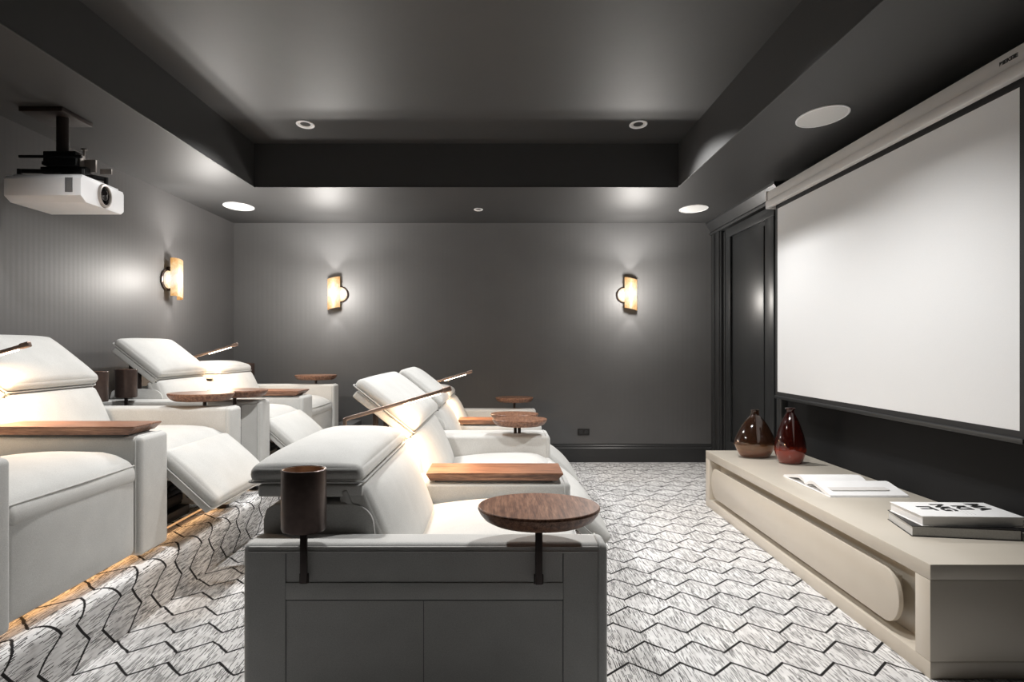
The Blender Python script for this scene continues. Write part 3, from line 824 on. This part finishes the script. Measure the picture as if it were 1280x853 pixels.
tray(XRR - .36, XRR + .29, 3.15, 3.405, PLAT + .5605, .044, WT + 'the near platform sofa at the left edge')
tray(XRR - .36, XRR + .29, 5.703, 6.013, PLAT + .5605, .044, WT + 'the far platform sofa')

def reading_lamp(x0, y, z0, dz, label):
    o = empty('reading_lamp', (x0 - .772, y, z0 + .5605), label, 'reading lamp', 'bronze LED reading lamps')
    H = .857 - .5605 + dz
    bm = bmesh.new(); bx(bm, -.016, .016, -.016, .016, 0, .008, .002); bx(bm, -.008, .008, -.011, .011, .006, H - .006, .002); finish('post', bm, M['lampmetal'], o)
    p0 = Vector((0, 0, H - .012)); p1 = Vector((.51, 0, H + .138)); d = (p1 - p0).normalized(); n = Vector((-d.z, 0, d.x))
    bm = bmesh.new(); L = (p1 - p0).length
    cushion(bm, L, .022, .018, .004, frame((p0 + p1) / 2, d, n), nin=4); finish('swing_arm', bm, M['lampmetal'], o)
    bm = bmesh.new(); cushion(bm, .045, .028, .026, .006, frame(p1 - d * .01, d, n), nin=3); finish('end_joint', bm, M['lampmetal'], o)
    bm = bmesh.new(); cushion(bm, .19, .013, .006, .002, frame(p1 - d * .14 - n * .011, d, n), nin=4); finish('led_strip', bm, M['led'], o)
    ld = bpy.data.lights.new('led_light', 'AREA'); ld.shape = 'RECTANGLE'; ld.size = .19; ld.size_y = .05; ld.energy = LED_W; ld.color = (1, .66, .37)
    lo = bpy.data.objects.new('led_light', ld); COL.objects.link(lo); lo.parent = o
    za = (n + Vector((.12, 0, 0))).normalized(); xa = Vector((0, 1, 0)).cross(za).normalized()   # strip leans back towards the seats; shines along -z
    ya = za.cross(xa)
    c = p1 - d * .14 - n * .017
    lo.matrix_local = Matrix(((xa.x, ya.x, za.x, c.x), (xa.y, ya.y, za.y, c.y), (xa.z, ya.z, za.z, c.z), (0, 0, 0, 1)))
RL = 'slim bronze reading lamp with glowing LED strip '
reading_lamp(0, 3.528, 0, 0, RL + 'crossing the near front-row raised headrest')
reading_lamp(0, 5.99, 0, 0, RL + 'over the far front sofa')
reading_lamp(XRR, 3.281, PLAT, -.03, RL + 'cut by the left edge of the photo')
reading_lamp(XRR, 5.855, PLAT, -.02, RL + 'over the far platform sofa')

# ------------------------------------------------------------------ projector and its ceiling mount
pj = empty('projector', (-2.41, 3.99, 1.968), 'white video projector with round lens hanging below its ceiling mount at left', 'projector')
bm = bmesh.new()
hx0, hx1, hy = -.205, .200, .215
pr = [(-hy + .05, .0), (-hy, .028), (-hy, .118), (-hy + .012, .134), (hy - .012, .134), (hy, .118), (hy, .02), (hy - .03, 0)]
prism(bm, pr, hx0, hx1, 'x', .003, 2)
bx(bm, hx0 + .03, hx1 - .01, -hy + .03, hy - .04, .13, .146, .005)
finish('body', bm, M['white'], pj, smooth=30)
bm = bmesh.new()
tb = bmesh.new(); lathe(tb, [(.066, -.004), (.066, .008), (.060, .012), (.052, .012), (.050, .002)], 48); merge(bm, tb, Matrix.Translation((hx1, .005, .07)) @ Matrix.Rotation(PI / 2, 4, 'Y'))
lr = finish('lens_ring', bm, M['steel'], pj)
bm = bmesh.new()
tb = bmesh.new(); lathe(tb, [(.053, .001), (.050, .004), (.04, .003), (.038, -.001), (.030, -.001), (.028, .005), (.012, .008), (0, .009)], 40); merge(bm, tb, Matrix.Translation((hx1 + .001, .005, .07)) @ Matrix.Rotation(PI / 2, 4, 'Y'))
finish('lens', bm, M['glassblack'], pj)
bm = bmesh.new()
for k in range(9): bx(bm, .118 + k * .0045, .120 + k * .0045, -hy - .0015, -hy + .001, .046, .122, 0)
finish('vent_grille', bm, M['seam'], pj, smooth=0)
pm_ = empty('projector_mount', (-2.41, 3.98, ZC), 'black steel ceiling mount with pole and levelling arms above the projector', 'ceiling mount')
bm = bmesh.new(); bx(bm, -.185, .05, -.12, .17, -.026, 0, .003); finish('ceiling_plate', bm, M['bronze_dk'], pm_)
bm = bmesh.new(); lathe(bm, [(0, -.02), (.032, -.02), (.032, -.23), (0, -.23)], 32, -.02, 0); finish('pole', bm, M['bronze_dk'], pm_)
bm = bmesh.new(); bx(bm, -.10, .08, -.05, .05, -.30, -.22, .006); bx(bm, -.13, .12, -.025, .03, -.335, -.30, .004)
bx(bm, -.22, .12, -.07, -.05, -.262, -.248, .002); bx(bm, -.17, .02, .05, .07, -.27, -.25, .002)
bx(bm, -.02, .02, -.02, .02, -.375, -.33, .004)
finish('tilt_head', bm, M['black'], pm_)
for (a, b) in (((-.20, -.09), (-.02, .0)), ((-.2, .10), (-.02, .0)), ((.16, .11), (.0, .0)), ((.14, -.09), (.0, 0))):
    bm = bmesh.new(); tube(bm, [(a[0], a[1], -.340), (b[0], b[1], -.322)], .012, 6, flat=.4); lathe(bm, [(0, -.375), (.012, -.375), (.012, -.330), (0, -.330)], 16, a[0], a[1]); finish('support_arm', bm, M['black'], pm_)
bm = bmesh.new(); bx(bm, .07, .15, .02, .035, -.32, -.25, .002); bx(bm, .08, .088, -.02, .03, -.325, -.23, .001); finish('side_plate', bm, M['steel'], pm_); box('end_plate', .135, .20, .09, .10, -.315, -.285, M['steel'], pm_, .002)
bm = bmesh.new(); lathe(bm, [(0, -.235), (.006, -.235), (.006, -.205), (.016, -.205), (.016, -.196), (0, -.196)], 20, .098, 0); finish('knob', bm, M['steel'], pm_)

# ------------------------------------------------------------------ dark step block by the back wall
st = empty('step_block', (-1.48, 7.18, 0), 'dark grey low step block against the back wall between the sofa rows', 'step')
box('upper_step', -.16, .02, -.20, .28, 0, .446, M['stepgrey'], st, .008)
box('lower_step', .02, .19, -.24, .28, 0, .397, M['stepgrey'], st, .008)
